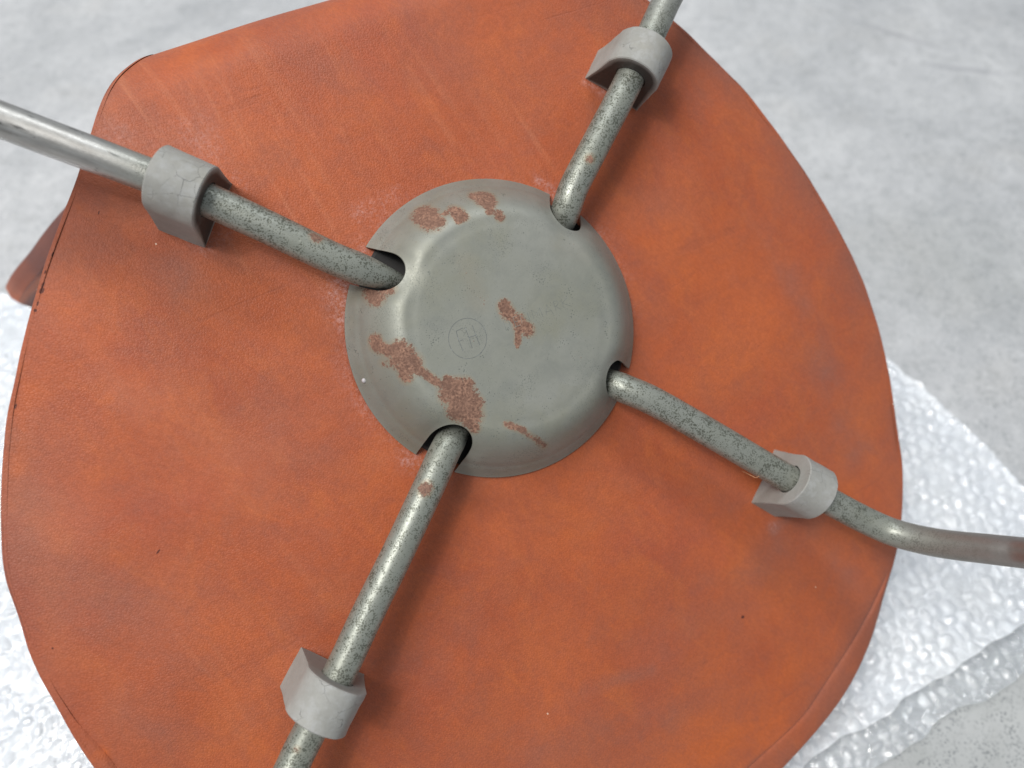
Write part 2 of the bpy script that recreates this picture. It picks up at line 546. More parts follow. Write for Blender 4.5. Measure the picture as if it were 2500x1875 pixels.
t = np.linspace(0, 1, NC)
t = .5 - .5 * np.cos(np.pi * t) * 0.35 + (t - .5) * .65 - 0 if False else t
iL, iR = uL + wL, uR - wR
us = iL[:, None] + (iR - iL)[:, None] * t[None]
zz = np.zeros_like(us)
dl = us - iL[:, None]; dr = iR[:, None] - us
dmin = np.minimum(dl, dr)
wmin = np.where(dl < dr, wL[:, None], wR[:, None])
zz += -.0009 * np.clip((wmin - .0036) / .005, .01, 1) * np.exp(-dmin / .0012)          # edge dips into the seam
for i in range(0, NR):
    pass
P = strip(us, zz)
lowf = np.array([[noise.noise(Vector((p[0] * 22, p[1] * 22, 3.1))) for p in row[::4]] for row in P[::4]])
ri = np.linspace(0, lowf.shape[0] - 1, NR); ci = np.linspace(0, lowf.shape[1] - 1, NC)
r0 = np.floor(ri).astype(int).clip(0, lowf.shape[0] - 2); c0i = np.floor(ci).astype(int).clip(0, lowf.shape[1] - 2)
fr_ = (ri - r0)[:, None]; fc_ = (ci - c0i)[None]
lf = (lowf[r0][:, c0i] * (1 - fr_) * (1 - fc_) + lowf[r0 + 1][:, c0i] * fr_ * (1 - fc_) + lowf[r0][:, c0i + 1] * (1 - fr_) * fc_ + lowf[r0 + 1][:, c0i + 1] * fr_ * fc_)
zz += lf * .0011
P = strip(us, zz)
edge = np.exp(-dmin / .012) * np.where(dl < dr, .5, 1.0)
us_cur = us
seat = grid_mesh("seat_leather", P, LEATHER, chair, leather_attrs(P, edge))

for side in (-1, 1):
    w = wL if side < 0 else wR
    uo = uL if side < 0 else uR
    ui = (iL if side < 0 else iR)
    cols, offs = [], []
    wavy = smooth1(rng.randn(NR), 6) * .0007
    for f_, z_ in ((-.10, -.0020), (.0, -.0011), (.10, -.0002), (.35, .0005), (.65, .0002)):
        cols.append(ui + side * w * f_); offs.append(z_ * np.clip((w - .0036) / .005, .02, 1) + (wavy * .6 if f_ > 0.05 else 0) * np.clip((w - .0022) / .004, .1, 1))
    for a in np.linspace(0, 1, 6):
        r_ = np.minimum(w * .35, .004)
        cols.append(uo - side * r_ * (1 - math.sin(a * math.pi / 2)) + wavy * .4)
        offs.append(-r_ * (1 - math.cos(a * math.pi / 2)))
    cols.append(uo - side * .0006); offs.append(np.full(NR, -TK * .6))
    cols.append(uo - side * .004); offs.append(np.full(NR, -TK))
    cu = np.stack(cols, 1); co = np.stack([np.broadcast_to(o, (NR,)) for o in offs], 1)
    Pw = strip(cu, co)
    us_cur = cu
    at = leather_attrs(Pw, np.full(cu.shape, .45 if side < 0 else .7))
    at['bright'] *= .5
    grid_mesh("edge_welt", Pw, LEATHER, chair, at, flip=(side < 0))
# inner face (the sitting side), closes the shell
us2 = (uL + .004)[:, None] + (uR - uL - .008)[:, None] * (np.linspace(0, 1, 160) ** 1.6)[None]
P2 = strip(us2, np.full(us2.shape, -TK))
x, y = fld(P2)
z0_ = np.zeros_like(x)
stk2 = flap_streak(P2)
grid_mesh("seat_cushion", P2, LEATHER, chair, dict(stain=.4 * (1 - stk2), bright=2.4 * stk2, creased=z0_, dust=z0_, edge=.5 * (1 - stk2), darkening=.85 * (1 - stk2)), flip=True)

# ------------------------------------------------------------------ steel paint
def steel(name, tube=False, brown=False):
    m = NT(name)
    c0 = m.coord()
    n1 = m.noise(c0, 16, 4, .6)
    base = m.mix(m.map(n1, .35, .65), (.240, .243, .206), (.280, .282, .250))
    olive = m.noise(m.coord(loc=(5, 2, 1)), 28, 4, .6)
    base = m.mix(m.map(olive, .48, .72, 0, .6), base, (.225, .220, .160))
    cloud = m.noise(m.coord(loc=(8, 8, 2)), 75, 6, .7, .5)
    base = m.mix(m.map(cloud, .45, .70, 0, .45), base, (.190, .198, .180))
    sc1 = m.noise(m.coord(scale=(9, 420, 60), rot=(0, 0, 1.1)), 1.0, 3, .6, .4)
    sc2 = m.noise(m.coord(scale=(12, 520, 60), rot=(0, 0, -.5), loc=(3, 3, 0)), 1.0, 3, .6, .3)
    scrm = m.math('MULTIPLY', m.map(m.math('MAXIMUM', sc1, sc2), .70, .76, 0, .5), m.map(cloud, .4, .6))
    base = m.mix(scrm, base, (.36, .37, .34))
    if tube:
        v = m.voro(c0, 1150)
        d = m.noise(c0, 260, 3, .6)
        dens = m.noise(c0, 30, 3)
        thr = m.math('ADD', m.map(d, .33, .62, .10, .52), m.map(dens, .35, .65, -.06, .12))
        dots = m.map(m.math('SUBTRACT', thr, v), -.02, .06)
        v2 = m.voro(m.coord(loc=(.3, .1, .2)), 1500)
        d2 = m.map(m.math('SUBTRACT', m.map(m.noise(c0, 500, 2), .4, .65, 0, .40), v2), 0, .06)
        dots = m.math('MAXIMUM', dots, m.math('MULTIPLY', d2, .8))
        dotc, base = (.115, .120, .095), m.mix(.35, base, (.30, .325, .285))
    else:
        v = m.voro(c0, 900)
        d = m.noise(c0, 120, 4, .7)
        dots = m.map(m.math('SUBTRACT', m.map(d, .44, .70, -.05, .40), v), -.02, .05)
        v2 = m.voro(m.coord(loc=(.3, .1, .2)), 420)
        d2 = m.map(m.math('SUBTRACT', m.map(m.noise(c0, 70, 3, .7), .48, .75, -.05, .20), v2), -.01, .03)
        v3 = m.voro(m.coord(loc=(.7, .4, .1)), 1300)
        d3 = m.map(m.math('SUBTRACT', m.map(m.noise(c0, 45, 5, .75), .38, .66, -.02, .42), v3), -.02, .06)
        dots = m.math('MAXIMUM', m.math('MAXIMUM', dots, d2), m.math('MULTIPLY', d3, .7))
        dots = m.math('MULTIPLY', dots, .72)
        dotc = (.12, .13, .115)
    worn = m.attr("worn")
    keep = m.map(worn, 0, 1, 1, 0)
    dots = m.math('MULTIPLY', dots, m.map(worn, 0, .8, 1, 0))
    col = m.mix(dots, base, dotc)
    # bare metal where the paint has worn through
    streak = m.noise(m.coord(scale=(30, 260, 260), rot=(0, 0, math.radians(21))), 1.0, 5, .7)
    bare = m.mix(m.map(streak, .35, .65), (.30, .285, .265), (.50, .49, .47))
    scr = m.map(m.noise(m.coord(scale=(60, 300, 120), rot=(0, 0, math.radians(21)), loc=(2, 0, 0)), 1.0, 6, .75), .60, .66)
    bare = m.mix(m.math('MULTIPLY', scr, .8), bare, (.07, .07, .07))
    if brown: bare = m.mix(m.map(streak, .3, .7), (.235, .200, .190), (.300, .265, .255))
    col = m.mix(worn, col, bare)
    fn = m.noise(c0, 700, 4, .75)
    rn = m.noise(c0, 150, 5, .75)
    rust = m.attr("rust")
    e = m.math('ADD', rust, m.math('MULTIPLY', m.math('SUBTRACT', rn, .5), 1.1))
    e = m.math('ADD', e, m.math('MULTIPLY', m.math('SUBTRACT', fn, .5), 1.7))
    rm = m.map(e, .38, .52)
    rc = m.mix(m.map(m.noise(c0, 900, 3, .7), .38, .62), (.105, .052, .036), (.330, .185, .125))
    rc = m.mix(m.map(rn, .4, .7), rc, (.150, .080, .056))
    col = m.mix(rm, col, rc)
    halo = m.map(rust, .05, .6, 0, .50)
    col = m.mix(m.math('MULTIPLY', halo, m.map(rm, 0, 1, 1, 0)), col, (.30, .215, .125))
    r = m.math('ADD', m.map(fn, .3, .7, .36 if tube else .47, .48 if tube else .60), m.math('MULTIPLY', rm, .35))
    hh = m.math('ADD', m.math('MULTIPLY', dots, -.6), m.math('MULTIPLY', fn, .35))
    hh = m.math('ADD', hh, m.math('MULTIPLY', rm, m.math('MULTIPLY', fn, 2.0)))
    nb = m.bump(hh, .35, .00025)
    met = m.math('MULTIPLY', m.map(worn, 0, 1, .45 if tube else .40, .85), m.map(rm, 0, 1, 1, .1))
    return m.set(color=col, rough=r, metal=met, spec=.5, normal=nb)


STEEL_HUB = steel("painted_steel")
STEEL_TUBE = steel("speckled_steel", True)
STEEL_BROWN = steel("speckled_steel_brown_end", True, True)

# ------------------------------------------------------------------ hub cover
RH, H_TOP, RIM = 0.0760, 0.0285, 0.0016


def z1(x, y):       # region1 zoom -> photo px
    return (x / 2.074 + 800, y / 2.074 + 400)


# notch: tip of the slot, point on the rim, radius
NOTCH = []
for tip, htip, rim, rad in (((985, 678), .024, (872, 644), .0099), ((1378, 556), .024, (1385, 497), .0098),
                            ((1126, 1040), .024, (1064, 1135), .0106), ((1481, 912), .024, (1524, 938), .0092)):
    a = on_seat(*tip, htip); b = on_seat(*rim, .004)
    d = Vector((b.x - a.x, b.y - a.y)).normalized()
    ctr = Vector((a.x, a.y)) + d * rad
    NOTCH.append((ctr, d, rad))


def notch_dist(x, y):
    o = np.full_like(x, 9.0)
    for c, d, r in NOTCH:
        px_, py_ = x - c.x, y - c.y
        tt = np.maximum(px_ * d.x + py_ * d.y, 0)
        dd = np.hypot(px_ - tt * d.x, py_ - tt * d.y) - r
        o = np.minimum(o, dd)
    return np.maximum(o, 0)


def hub_h(x, y):
    r = np.hypot(x, y)
    q = np.clip((RH - r) / .0255, 0, 1)
    prof = np.sin(q * math.pi / 2) ** 1.12
    nd = notch_dist(x, y)
    dip = .0020 * np.exp(-(nd / .0050) ** 2) * np.clip((RH - r) / .012, 0, 1)
    ridge = .00025 / (1 + np.exp(-(r - .0465) / .0008)) + .00035 * np.exp(-((r - .0700) / .0012) ** 2)
    return RIM + (H_TOP - RIM) * prof - dip - ridge


def tl(c, r, w=1):
    q = z1(*c[:2]); p = z1(*c[2:])
    return (q[0], q[1], p[0], p[1], r / 2.074, w)


RUST = [tl((500, 262, 520, 285), 52), tl((480, 240, 560, 290), 30), tl((590, 255, 602, 245), 13, .8), tl((648, 240, 668, 262), 32), tl((672, 270, 690, 268), 22), tl((660, 290, 662, 292), 14),
        tl((750, 165, 810, 165), 30), tl((785, 185, 815, 185), 36), tl((815, 200, 822, 240), 20), tl((865, 258, 872, 270), 22, .95),
        tl((225, 650, 245, 680), 36, .8), tl((280, 650, 315, 635), 26, .7),
        tl((240, 890, 250, 920), 24), tl((250, 920, 310, 950), 26, .9), tl((360, 945, 385, 960), 42), tl((370, 980, 420, 1010), 48), tl((385, 1050, 400, 1085), 26, .85), tl((450, 1030, 560, 1110), 19, .95),
        tl((610, 1120, 700, 1120), 34), tl((620, 1160, 700, 1180), 48), tl((680, 1200, 740, 1215), 42), tl((660, 1240, 730, 1270), 48), tl((725, 1300, 745, 1340), 24, .9), tl((600, 1100, 602, 1090), 18),
        tl((895, 725, 915, 760), 32), tl((925, 770, 945, 790), 20), tl((965, 790, 975, 830), 30), tl((985, 820, 1015, 840), 30), tl((965, 860, 962, 900), 17, .9), tl((962, 915, 960, 928), 9, .7),
        tl((905, 1320, 990, 1350), 17, .75), tl((990, 1355, 1100, 1430), 16, .60), tl((280, 1000, 290, 1010), 20, .4), tl((700, 500, 760, 700), 60, .16), tl((1180, 400, 1300, 450), 70, .12)]


def rust_field(x, y, h, caps):
    """like capsules() but with the marks lifted to the hub's height"""
    o = np.zeros_like(x)
    for (ax, ay, bx, by, r, w) in caps:
        pts = []
        for (qx, qy) in ((ax, ay), (bx, by)):
            p = on_seat(qx, qy, .02)
            for _ in range(6):
                hh = float(hub_h(np.array(p.x), np.array(p.y)))
                p = on_seat(qx, qy, hh)
            pts.append(p)
        a, b = pts
        dx, dy = b.x - a.x, b.y - a.y
        L2 = dx * dx + dy * dy + 1e-12
        tt = np.clip(((x - a.x) * dx + (y - a.y) * dy) / L2, 0, 1)
        d = np.hypot(x - a.x - tt * dx, y - a.y - tt * dy) / (r * 2.1e-4)
        o = np.maximum(o, w * np.clip(1.25 - .75 * d, 0, 1))
    return o


nth, nrr = 300, 120
rr = np.concatenate([np.linspace(.0004, .045, 50), np.linspace(.0455, RH, 70)])
th = np.linspace(0, 2 * np.pi, nth, endpoint=False)
X = rr[:, None] * np.cos(th)[None]; Y = rr[:, None] * np.sin(th)[None]
Z = hub_h(X, Y)
top = np.stack([X, Y, Z], -1).reshape(-1, 3)
bot = top - np.array([0, 0, .0013])
n0 = len(top)
f1 = grid_faces(nrr, nth, True)
faces = [tuple(q) for q in f1] + [tuple(q[::-1] + n0) for q in f1]
last = (nrr - 1) * nth
for k in range(nth):
    k2 = (k + 1) % nth
    faces.append((last + k, last + n0 + k, last + n0 + k2, last + k2))
faces.append(tuple(range(nth))[::-1]); faces.append(tuple(range(n0, n0 + nth)))
me = bpy.data.meshes.new("hub_raw"); me.from_pydata([tuple(v) for v in top] + [tuple(v) for v in bot], [], faces)
bm = bmesh.new(); bm.from_mesh(me); bmesh.ops.recalc_face_normals(bm, faces=bm.faces); bm.to_mesh(me); bm.free()
hub = bpy.data.objects.new("hub_cover", me); link(hub)
cut_bm = bmesh.new()
for c, d, r in NOTCH:
    pts = []
    side = Vector((-d.y, d.x))
    for k in range(25):
        a = math.pi / 2 + math.pi * k / 24
        pts.append(c + d * (math.cos(a) * r) + side * (math.sin(a) * r))
    far = .06
    pts = [c + d * far + side * (r * 1.06)] + pts + [c + d * far - side * (r * 1.06)]
    lo = [cut_bm.verts.new((p.x, p.y, -.02)) for p in pts]
    hi = [cut_bm.verts.new((p.x, p.y, .06)) for p in pts]
    cut_bm.faces.new(lo[::-1]); cut_bm.faces.new(hi)
    for i in range(len(pts)):
        j = (i + 1) % len(pts)
        cut_bm.faces.new((lo[i], lo[j], hi[j], hi[i]))
bmesh.ops.recalc_face_normals(cut_bm, faces=cut_bm.faces)
cme = bpy.data.meshes.new("cut"); cut_bm.to_mesh(cme); cut_bm.free()
cob = bpy.data.objects.new("cut", cme); link(cob)
md = hub.modifiers.new("b", 'BOOLEAN'); md.operation = 'DIFFERENCE'; md.object = cob; md.solver = 'EXACT'
dg = bpy.context.evaluated_depsgraph_get()
me2 = bpy.data.meshes.new_from_object(hub.evaluated_get(dg))
hub.modifiers.clear(); hub.data = me2; me2.name = "hub_cover"
bpy.data.objects.remove(cob)
me2.materials.clear(); me2.materials.append(STEEL_HUB)
me2.polygons.foreach_set("use_smooth", [True] * len(me2.polygons))
# sharp where the metal is cut
bm = bmesh.new(); bm.from_mesh(me2)
for e in bm.edges:
    if len(e.link_faces) == 2 and e.calc_face_angle(0) > .7: e.smooth = False
bm.to_mesh(me2); bm.free()
co = np.zeros(len(me2.vertices) * 3, dtype=np.float32); me2.vertices.foreach_get("co", co); co = co.reshape(-1, 3)
for nm, arr in (("rust", rust_field(co[:, 0], co[:, 1], None, RUST)), ("worn", np.zeros(len(co)))):
    at = me2.attributes.new(nm, 'FLOAT', 'POINT'); at.data.foreach_set("value", arr.astype(np.float32))
hub.parent = chair

# added near-black disc under the cover, stands for the shade inside the leg slots
pl = bmesh.new()
bmesh.ops.create_cone(pl, cap_ends=True, segments=96, radius1=.0715, radius2=.0700, depth=.0012)
me = bpy.data.meshes.new("slot_shade_disc"); pl.to_mesh(me); pl.free()
m = NT("slot_shade"); me.materials.append(m.set(color=m.mix(m.noise(m.coord(), 60), (.012, .012, .012), (.03, .027, .025)), rough=.7))
link(bpy.data.objects.new("slot_shade_disc", me), chair).location = (0, 0, .0012)

# ------------------------------------------------------------------ legs
def catmull(pts, n=14):
    pts = [2 * pts[0] - pts[1]] + pts + [2 * pts[-1] - pts[-2]]
    out = []
    for i in range(1, len(pts) - 2):
        p0, p1, p2, p3 = pts[i - 1:i + 3]
        for k in range(n):
            t_ = k / n
            out.append(.5 * ((2 * p1) + (-p0 + p2) * t_ + (2 * p0 - 5 * p1 + 4 * p2 - p3) * t_ ** 2 + (-p0 + 3 * p1 - 3 * p2 + p3) * t_ ** 3))
    out.append(pts[-2])
    return out


def resample(path, step):
    P_ = np.array([tuple(p) for p in path]); d = np.r_[0, np.cumsum(np.linalg.norm(np.diff(P_, axis=0), axis=1))]
    n = int(d[-1] / step); q = np.linspace(0, d[-1], n)
    return np.stack([np.interp(q, d, P_[:, i]) for i in range(3)], 1), q


def tube(name, path, r, mat, parent, step=.0012, nseg=44, attr_fn=None, pinch=None):
    C_, q = resample(path, step)
    T_ = np.gradient(C_, axis=0); T_ /= np.linalg.norm(T_, axis=1)[:, None]
    up = np.array([0, 0, 1.0]); ref = np.array([.3, .9, .1])
    N_ = np.cross(T_, np.where(np.abs(T_[:, 2:3]) > .9, ref, up)); 
    # parallel transport
    N_[0] /= np.linalg.norm(N_[0])
    for i in range(1, len(N_)):
        v = N_[i - 1] - T_[i] * np.dot(N_[i - 1], T_[i]); N_[i] = v / np.linalg.norm(v)
    B_ = np.cross(T_, N_)
    a = np.linspace(0, 2 * np.pi, nseg, endpoint=False)
    if pinch:            # the tube ends are pressed down where they are welded under the cover
        k_ = np.clip((q - pinch[1]) / pinch[2], 0, 1); r = (r * (pinch[0] + (1 - pinch[0]) * k_ * k_ * (3 - 2 * k_)))[:, None, None]
    V_ = C_[:, None] + r * (np.cos(a)[None, :, None] * N_[:, None] + np.sin(a)[None, :, None] * B_[:, None])
    fs = [tuple(x_) for x_ in grid_faces(len(C_), nseg, True)]
    vv = V_.reshape(-1, 3)
    fs.append(tuple(range(nseg))[::-1]); fs.append(tuple(range(len(vv) - nseg, len(vv))))
    at = attr_fn(vv, np.repeat(q, nseg), q[-1]) if attr_fn else None
    return mesh_obj(name, vv, fs, mat, parent, True, at)


R_T = 0.0075
# (px, py, height over the seat plane)
LEGS = {
    'a': [(1100, 736, .004), (1045, 716, .0080), (990, 696, .0125), (935, 676, .0162), (872, 654, .0188), (800, 625, .0203), (650, 553, .0215), (448, 462, .0225), (300, 404, .0232), (120, 337, .0245), (0, 292, .026),
          (-150, 238, .029), (-300, 180, .040), (-420, 120, .075), (-520, 60, .13)],
    'b': [(1330, 640, .002), (1350, 600, .0055), (1369, 552, .0115), (1384, 505, .0170), (1402, 455, .0195), (1437, 386, .0210), (1513, 241, .0220), (1560, 146, .0225), (1606, 48, .0230), (1636, -15, .0240), (1700, -130, .028),
          (1790, -290, .050), (1880, -480, .11)],
    'c': [(1165, 965, .002), (1136, 1012, .0050), (1110, 1058, .0105), (1084, 1106, .0165), (1045, 1192, .0200), (970, 1352, .0215), (897, 1500, .0220), (844, 1613, .0225), (793, 1715, .0225), (734, 1828, .0230), (710, 1880, .024),
          (650, 2000, .027), (560, 2180, .05), (480, 2380, .11)],
    'd': [(1400, 876, .002), (1445, 905, .005), (1482, 929, .0105), (1525, 949, .0160), (1600, 982, .0195), (1750, 1067, .0215), (1852, 1127, .0220), (1960, 1188, .0225), (2055, 1240, .0240), (2123, 1275, .0265), (2191, 1303, .034),
          (2292, 1326, .052), (2428, 1342, .078), (2520, 1352, .095), (2680, 1368, .13), (2850, 1390, .17)],
}


def leg_attrs(key):
    spots = {'a': [(774, 573, 14, 20, .95)], 'b': [(1441, 387, 11, 18, .85), (1420, 470, 14, 10, .2)], 'c': [(1037, 1192, 16, 16, 1.0), (1007, 1217, 6, 6, .8), (727, 1828, 8, 20, .75)], 'd': []}[key]

    def fn(v, q, L):
        rust = np.zeros(len(v))
        r = np.array([(v[:, 0]), (v[:, 1])])
        for (px, py, rx, ry, w) in spots:
            p = on_seat(px, py, .0285)
            d = np.sqrt((v[:, 0] - p.x) ** 2 + (v[:, 1] - p.y) ** 2 + (v[:, 2] - p.z) ** 2)
            rust = np.maximum(rust, w * np.clip(1.25 - .75 * d / (rx * 2.2e-4), 0, 1))
        worn = np.zeros(len(v))
        if key == 'a':
            p = on_seat(400, 445, .0225)
            worn = np.clip(((p.x - v[:, 0]) + .004) / .03, 0, 1) * .95
        if key == 'd':
            p = on_seat(2191, 1303, .03)
            worn = np.clip((v[:, 0] - p.x + .010) / .030, 0, 1) * .95
        if key == 'b':
            p = on_seat(1585, 90, .0225)
            worn = np.clip((v[:, 1] - p.y) / .03, 0, 1) * .5
        return dict(rust=rust, worn=worn)
    return fn


axis_pts = {}
for key, pts in LEGS.items():
    path = catmull([on_seat(*p) for p in pts])
    axis_pts[key] = path
    tube("leg", path, R_T, STEEL_BROWN if key == 'd' else STEEL_TUBE, chair, attr_fn=leg_attrs(key),
         pinch=(.50, .020, .034) if key == 'a' else (.72, .010, .022))

# ------------------------------------------------------------------ rubber spacers
def rubber():
    m = NT("grey_rubber")
    c0 = m.coord()
    n1 = m.noise(c0, 60, 5, .6)
    col = m.mix(m.map(n1, .35, .65), (.265, .262, .240), (.315, .312, .292))
    col = m.mix(m.map(m.noise(m.coord(loc=(1, 2, 3)), 45, 3), .55, .75, 0, .5), col, (.33, .31, .26))
    fine = m.noise(c0, 500, 3, .7)
    col = m.mix(m.map(fine, .45, .75, 0, .3), col, (.21, .20, .19))
    wv = m.coord(scale=(1, 1, 1))
    crack = m.n.new('ShaderNodeTexVoronoi'); crack.feature = 'DISTANCE_TO_EDGE'
    ad = m.n.new('ShaderNodeVectorMath'); ad.operation = 'ADD'
    nz = m.n.new('ShaderNodeTexNoise'); m.l.new(wv, nz.inputs['Vector']); nz.inputs['Scale'].default_value = 140
    sc = m.n.new('ShaderNodeVectorMath'); sc.operation = 'SCALE'; m.l.new(nz.outputs['Color'], sc.inputs[0]); sc.inputs['Scale'].default_value = .006
    m.l.new(wv, ad.inputs[0]); m.l.new(sc.outputs[0], ad.inputs[1]); m.l.new(ad.outputs[0], crack.inputs['Vector'])
    crack.inputs['Scale'].default_value = 105
    msk = m.math('MULTIPLY', m.attr("crown"), m.map(m.noise(m.coord(loc=(9, 4, 1)), 90, 3), .47, .56))
    ck = m.math('MULTIPLY', m.map(crack.outputs['Distance'], .012, .003), msk)
    scuff = m.math('MULTIPLY', m.attr("crown"), m.map(m.noise(c0, 220, 4, .7), .48, .62, 0, .35))
    col = m.mix(scuff, col, (.38, .385, .385))
    col = m.mix(m.math('MULTIPLY', ck, .6), col, (.08, .08, .08))
    shade_tint = m.attr("shade_tint")
    col = m.mix(m.math('MULTIPLY', shade_tint, m.map(n1, .3, .6, .65, .95)), col, (.050, .045, .040))  # shade on the hub-side end faces, painted into the rubber colour
    nb = m.bump(m.math('SUBTRACT', m.math('MULTIPLY', fine, .4), ck), .5, .0004)
    return m.set(color=col, rough=.62, spec=.3, normal=nb)


RUBBER = rubber()


def spacer(key, cpx, cpy, length, yaw=0.0, lean=0.0, shade_face=0.0, ro=.0148, hw=.0170, rt=.0166):
    C0 = on_seat(cpx, cpy, .0225)
    path = axis_pts[key]
    i = min(range(len(path)), key=lambda k: (path[k] - C0).length)
    c = path[i]; tdir = (path[min(i + 3, len(path) - 1)] - path[max(i - 3, 0)]).normalized()
    tdir = Vector((tdir.x, tdir.y, tdir.z)).normalized()
    side = Vector((0, 0, 1)).cross(tdir).normalized()
    upv = tdir.cross(side)
    base = float(dome(c.x, c.y)) - .0005
    zc = c.z - base
    # outer contour (w, z) relative to the bore centre
    pts = []
    for k in range(9):                      # right flank, base corner -> arc
        t_ = k / 8
        a0 = math.radians(8)
        e = (ro * math.cos(a0), rt * math.sin(a0)); s_ = (hw, -zc)
        ctrl = (ro * 1.015, -zc * .42)
        pts.append(((1 - t_) ** 2 * s_[0] + 2 * t_ * (1 - t_) * ctrl[0] + t_ * t_ * e[0],
                    (1 - t_) ** 2 * s_[1] + 2 * t_ * (1 - t_) * ctrl[1] + t_ * t_ * e[1]))
    for k in range(1, 24):
        a = math.radians(8 + 164 * k / 24)
        pts.append((ro * math.cos(a), rt * math.sin(a)))
    left = [(-p[0], p[1]) for p in pts[:9]][::-1]
    pts += left
    nb_ = 12
    for k in range(1, nb_):
        pts.append((-hw + 2 * hw * k / nb_, -zc + .0022 * math.sin(math.pi * k / nb_)))
    n = len(pts)
    inner = []
    for (w_, z_) in pts:
        a = math.atan2(z_, w_)
        inner.append(((R_T + .00045) * math.cos(a), (R_T + .00045) * math.sin(a)))
    rings = []          # (contour, axial)
    hl = length / 2
    bev = .0005
    def shr(cn, d):
        return [(w_ * (1 - d / max(math.hypot(w_, z_), 1e-6)), z_ * (1 - d / max(math.hypot(w_, z_), 1e-6))) for w_, z_ in cn]
    rings.append((inner, -hl * .96, 2)); rings.append((inner, -hl, 2)); rings.append((shr(pts, .0035), -hl, 2)); rings.append((shr(pts, bev), -hl, 1)); rings.append((pts, -hl + bev, 1))
    for k in range(1, 10):
        rings.append((pts, -hl + bev + (length - 2 * bev) * k / 10, 0))
    rings.append((pts, hl - bev, 1)); rings.append((shr(pts, bev), hl, 1)); rings.append((shr(pts, .0035), hl, 2)); rings.append((inner, hl, 2)); rings.append((inner, hl * .96, 2))
    V_, crown, shade_tint = [], [], []
    rs = np.random.RandomState(hash(key) % 7 + ord(key))
    jig = rs.randn(3) * .0002
    for (cn, ax, kind) in rings:
        for j, (w_, z_) in enumerate(cn):
            skew = lean * (z_ + zc)
            p = c + tdir * (ax + skew - lean * zc) + side * (w_ + yaw * ax) + upv * z_
            jj = noise.noise(p * 260) * .00022 + noise.noise(p * 90) * .0003
            p = p + upv * jj + side * jj
            V_.append(p)
            crown.append(max(0, min(1, (z_ / rt - .25) * 1.7)) * (1 if kind < 2 else .35))
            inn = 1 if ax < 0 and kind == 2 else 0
            shade_tint.append(shade_face * inn * (1 if kind == 2 else 0))
    fs = grid_faces(len(rings), n, True)
    o = mesh_obj("rubber_spacer", V_, [tuple(q[::-1]) for q in fs], RUBBER, chair, True, dict(crown=crown, shade_tint=shade_tint))
    bm_ = bmesh.new(); bm_.from_mesh(o.data); bmesh.ops.recalc_face_normals(bm_, faces=bm_.faces)
    for e in bm_.edges:
        if len(e.link_faces) == 2 and e.calc_face_angle(0) > .6: e.smooth = False
    bm_.to_mesh(o.data); bm_.free()
    return o


spacer('a', 448, 465, .0215, lean=.15, shade_face=1.2)
spacer('b', 1556, 150, .0185, shade_face=1.3)
spacer('c', 797, 1712, .0205, shade_face=.25)
spacer('d', 1962, 1184, .0185, shade_face=.0)

# a loose fibre caught on the right-hand leg
fb = [on_seat(1812, 1150, .015), on_seat(1832, 1160, .022), on_seat(1846, 1166, .024), on_seat(1858, 1160, .024), on_seat(1868, 1166, .021)]
m = NT("orange_fibre")
tube("loose_fibre", catmull(fb, 6), .00016, m.set(color=(.50, .26, .14), rough=.8), chair, step=.0006, nseg=6)

# ------------------------------------------------------------------ rivet + engraved mark
bm = bmesh.new(); bmesh.ops.create_uvsphere(bm, u_segments=20, v_segments=12, radius=.0012)
for v in bm.verts: v.co.z *= .8
me = bpy.data.meshes.new("rivet"); bm.to_mesh(me); bm.free()
for p in me.polygons: p.use_smooth = True
m = NT("pale_paint"); me.materials.append(m.set(color=(.42, .39, .40), rough=.4))
rv = bpy.data.objects.new("rivet", me); link(rv, hub)


def on_hub(px, py):
    p = on_seat(px, py, .02)
    for _ in range(8):
        p = on_seat(px, py, float(hub_h(np.array(p.x), np.array(p.y))))
    return p


rv.location = on_hub(889, 929)

m = NT("engraving")
em = m.map(m.noise(m.coord(), 380, 3, .7), .30, .50, .2, .8)
ENG = m.set(color=m.mix(em, (.27, .29, .28), (.085, .09, .085)), rough=.6)
e_v, e_f = [], []


def stroke(pts, w=.00016):
    pts = [on_hub(*p) for p in pts]
    for i in range(len(pts) - 1):
        a, b = pts[i], pts[i + 1]
        d = (b - a).normalized(); s_ = Vector((-d.y, d.x, 0)) * w
        up_ = Vector((0, 0, .00006))
        k = len(e_v)
        e_v.extend([a - s_ - up_, a - s_ + up_, a + s_ + up_, a + s_ - up_, b - s_ - up_, b - s_ + up_, b + s_ + up_, b + s_ - up_])
        e_f.extend([(k + 1, k + 5, k + 6, k + 2), (k, k + 4, k + 5, k + 1), (k + 2, k + 6, k + 7, k + 3)])


def z4(x, y): return (x / 7.373 + 1100, y / 7.373 + 680)


cx, cy = z4(305, 1078)
stroke([(cx + 46.5 * math.cos(a), cy + 49.3 * math.sin(a)) for a in np.linspace(0, 2 * math.pi, 49)], .00013)
for s_ in ([(100, 950), (125, 1040), (150, 1130), (225, 1305)], [(100, 950), (225, 885)], [(150, 1130), (225, 1100)],
           [(260, 885), (330, 1060), (390, 1250)], [(390, 840), (455, 1020), (525, 1200)], [(330, 1060), (455, 1020)]):
    stroke([z4(*q) for q in s_], .00015)
mark = mesh_obj("maker_mark", e_v, e_f, ENG, hub, False)
mark["label"] = "engraved circle around the letters FH"
e_v, e_f = [], []
m = NT("faint_engraving")
em = m.map(m.noise(m.coord(), 300, 3, .7), .30, .50, .35, 1)
ENG2 = m.set(color=m.mix(em, (.262, .272, .250), (.150, .158, .142)), rough=.55)
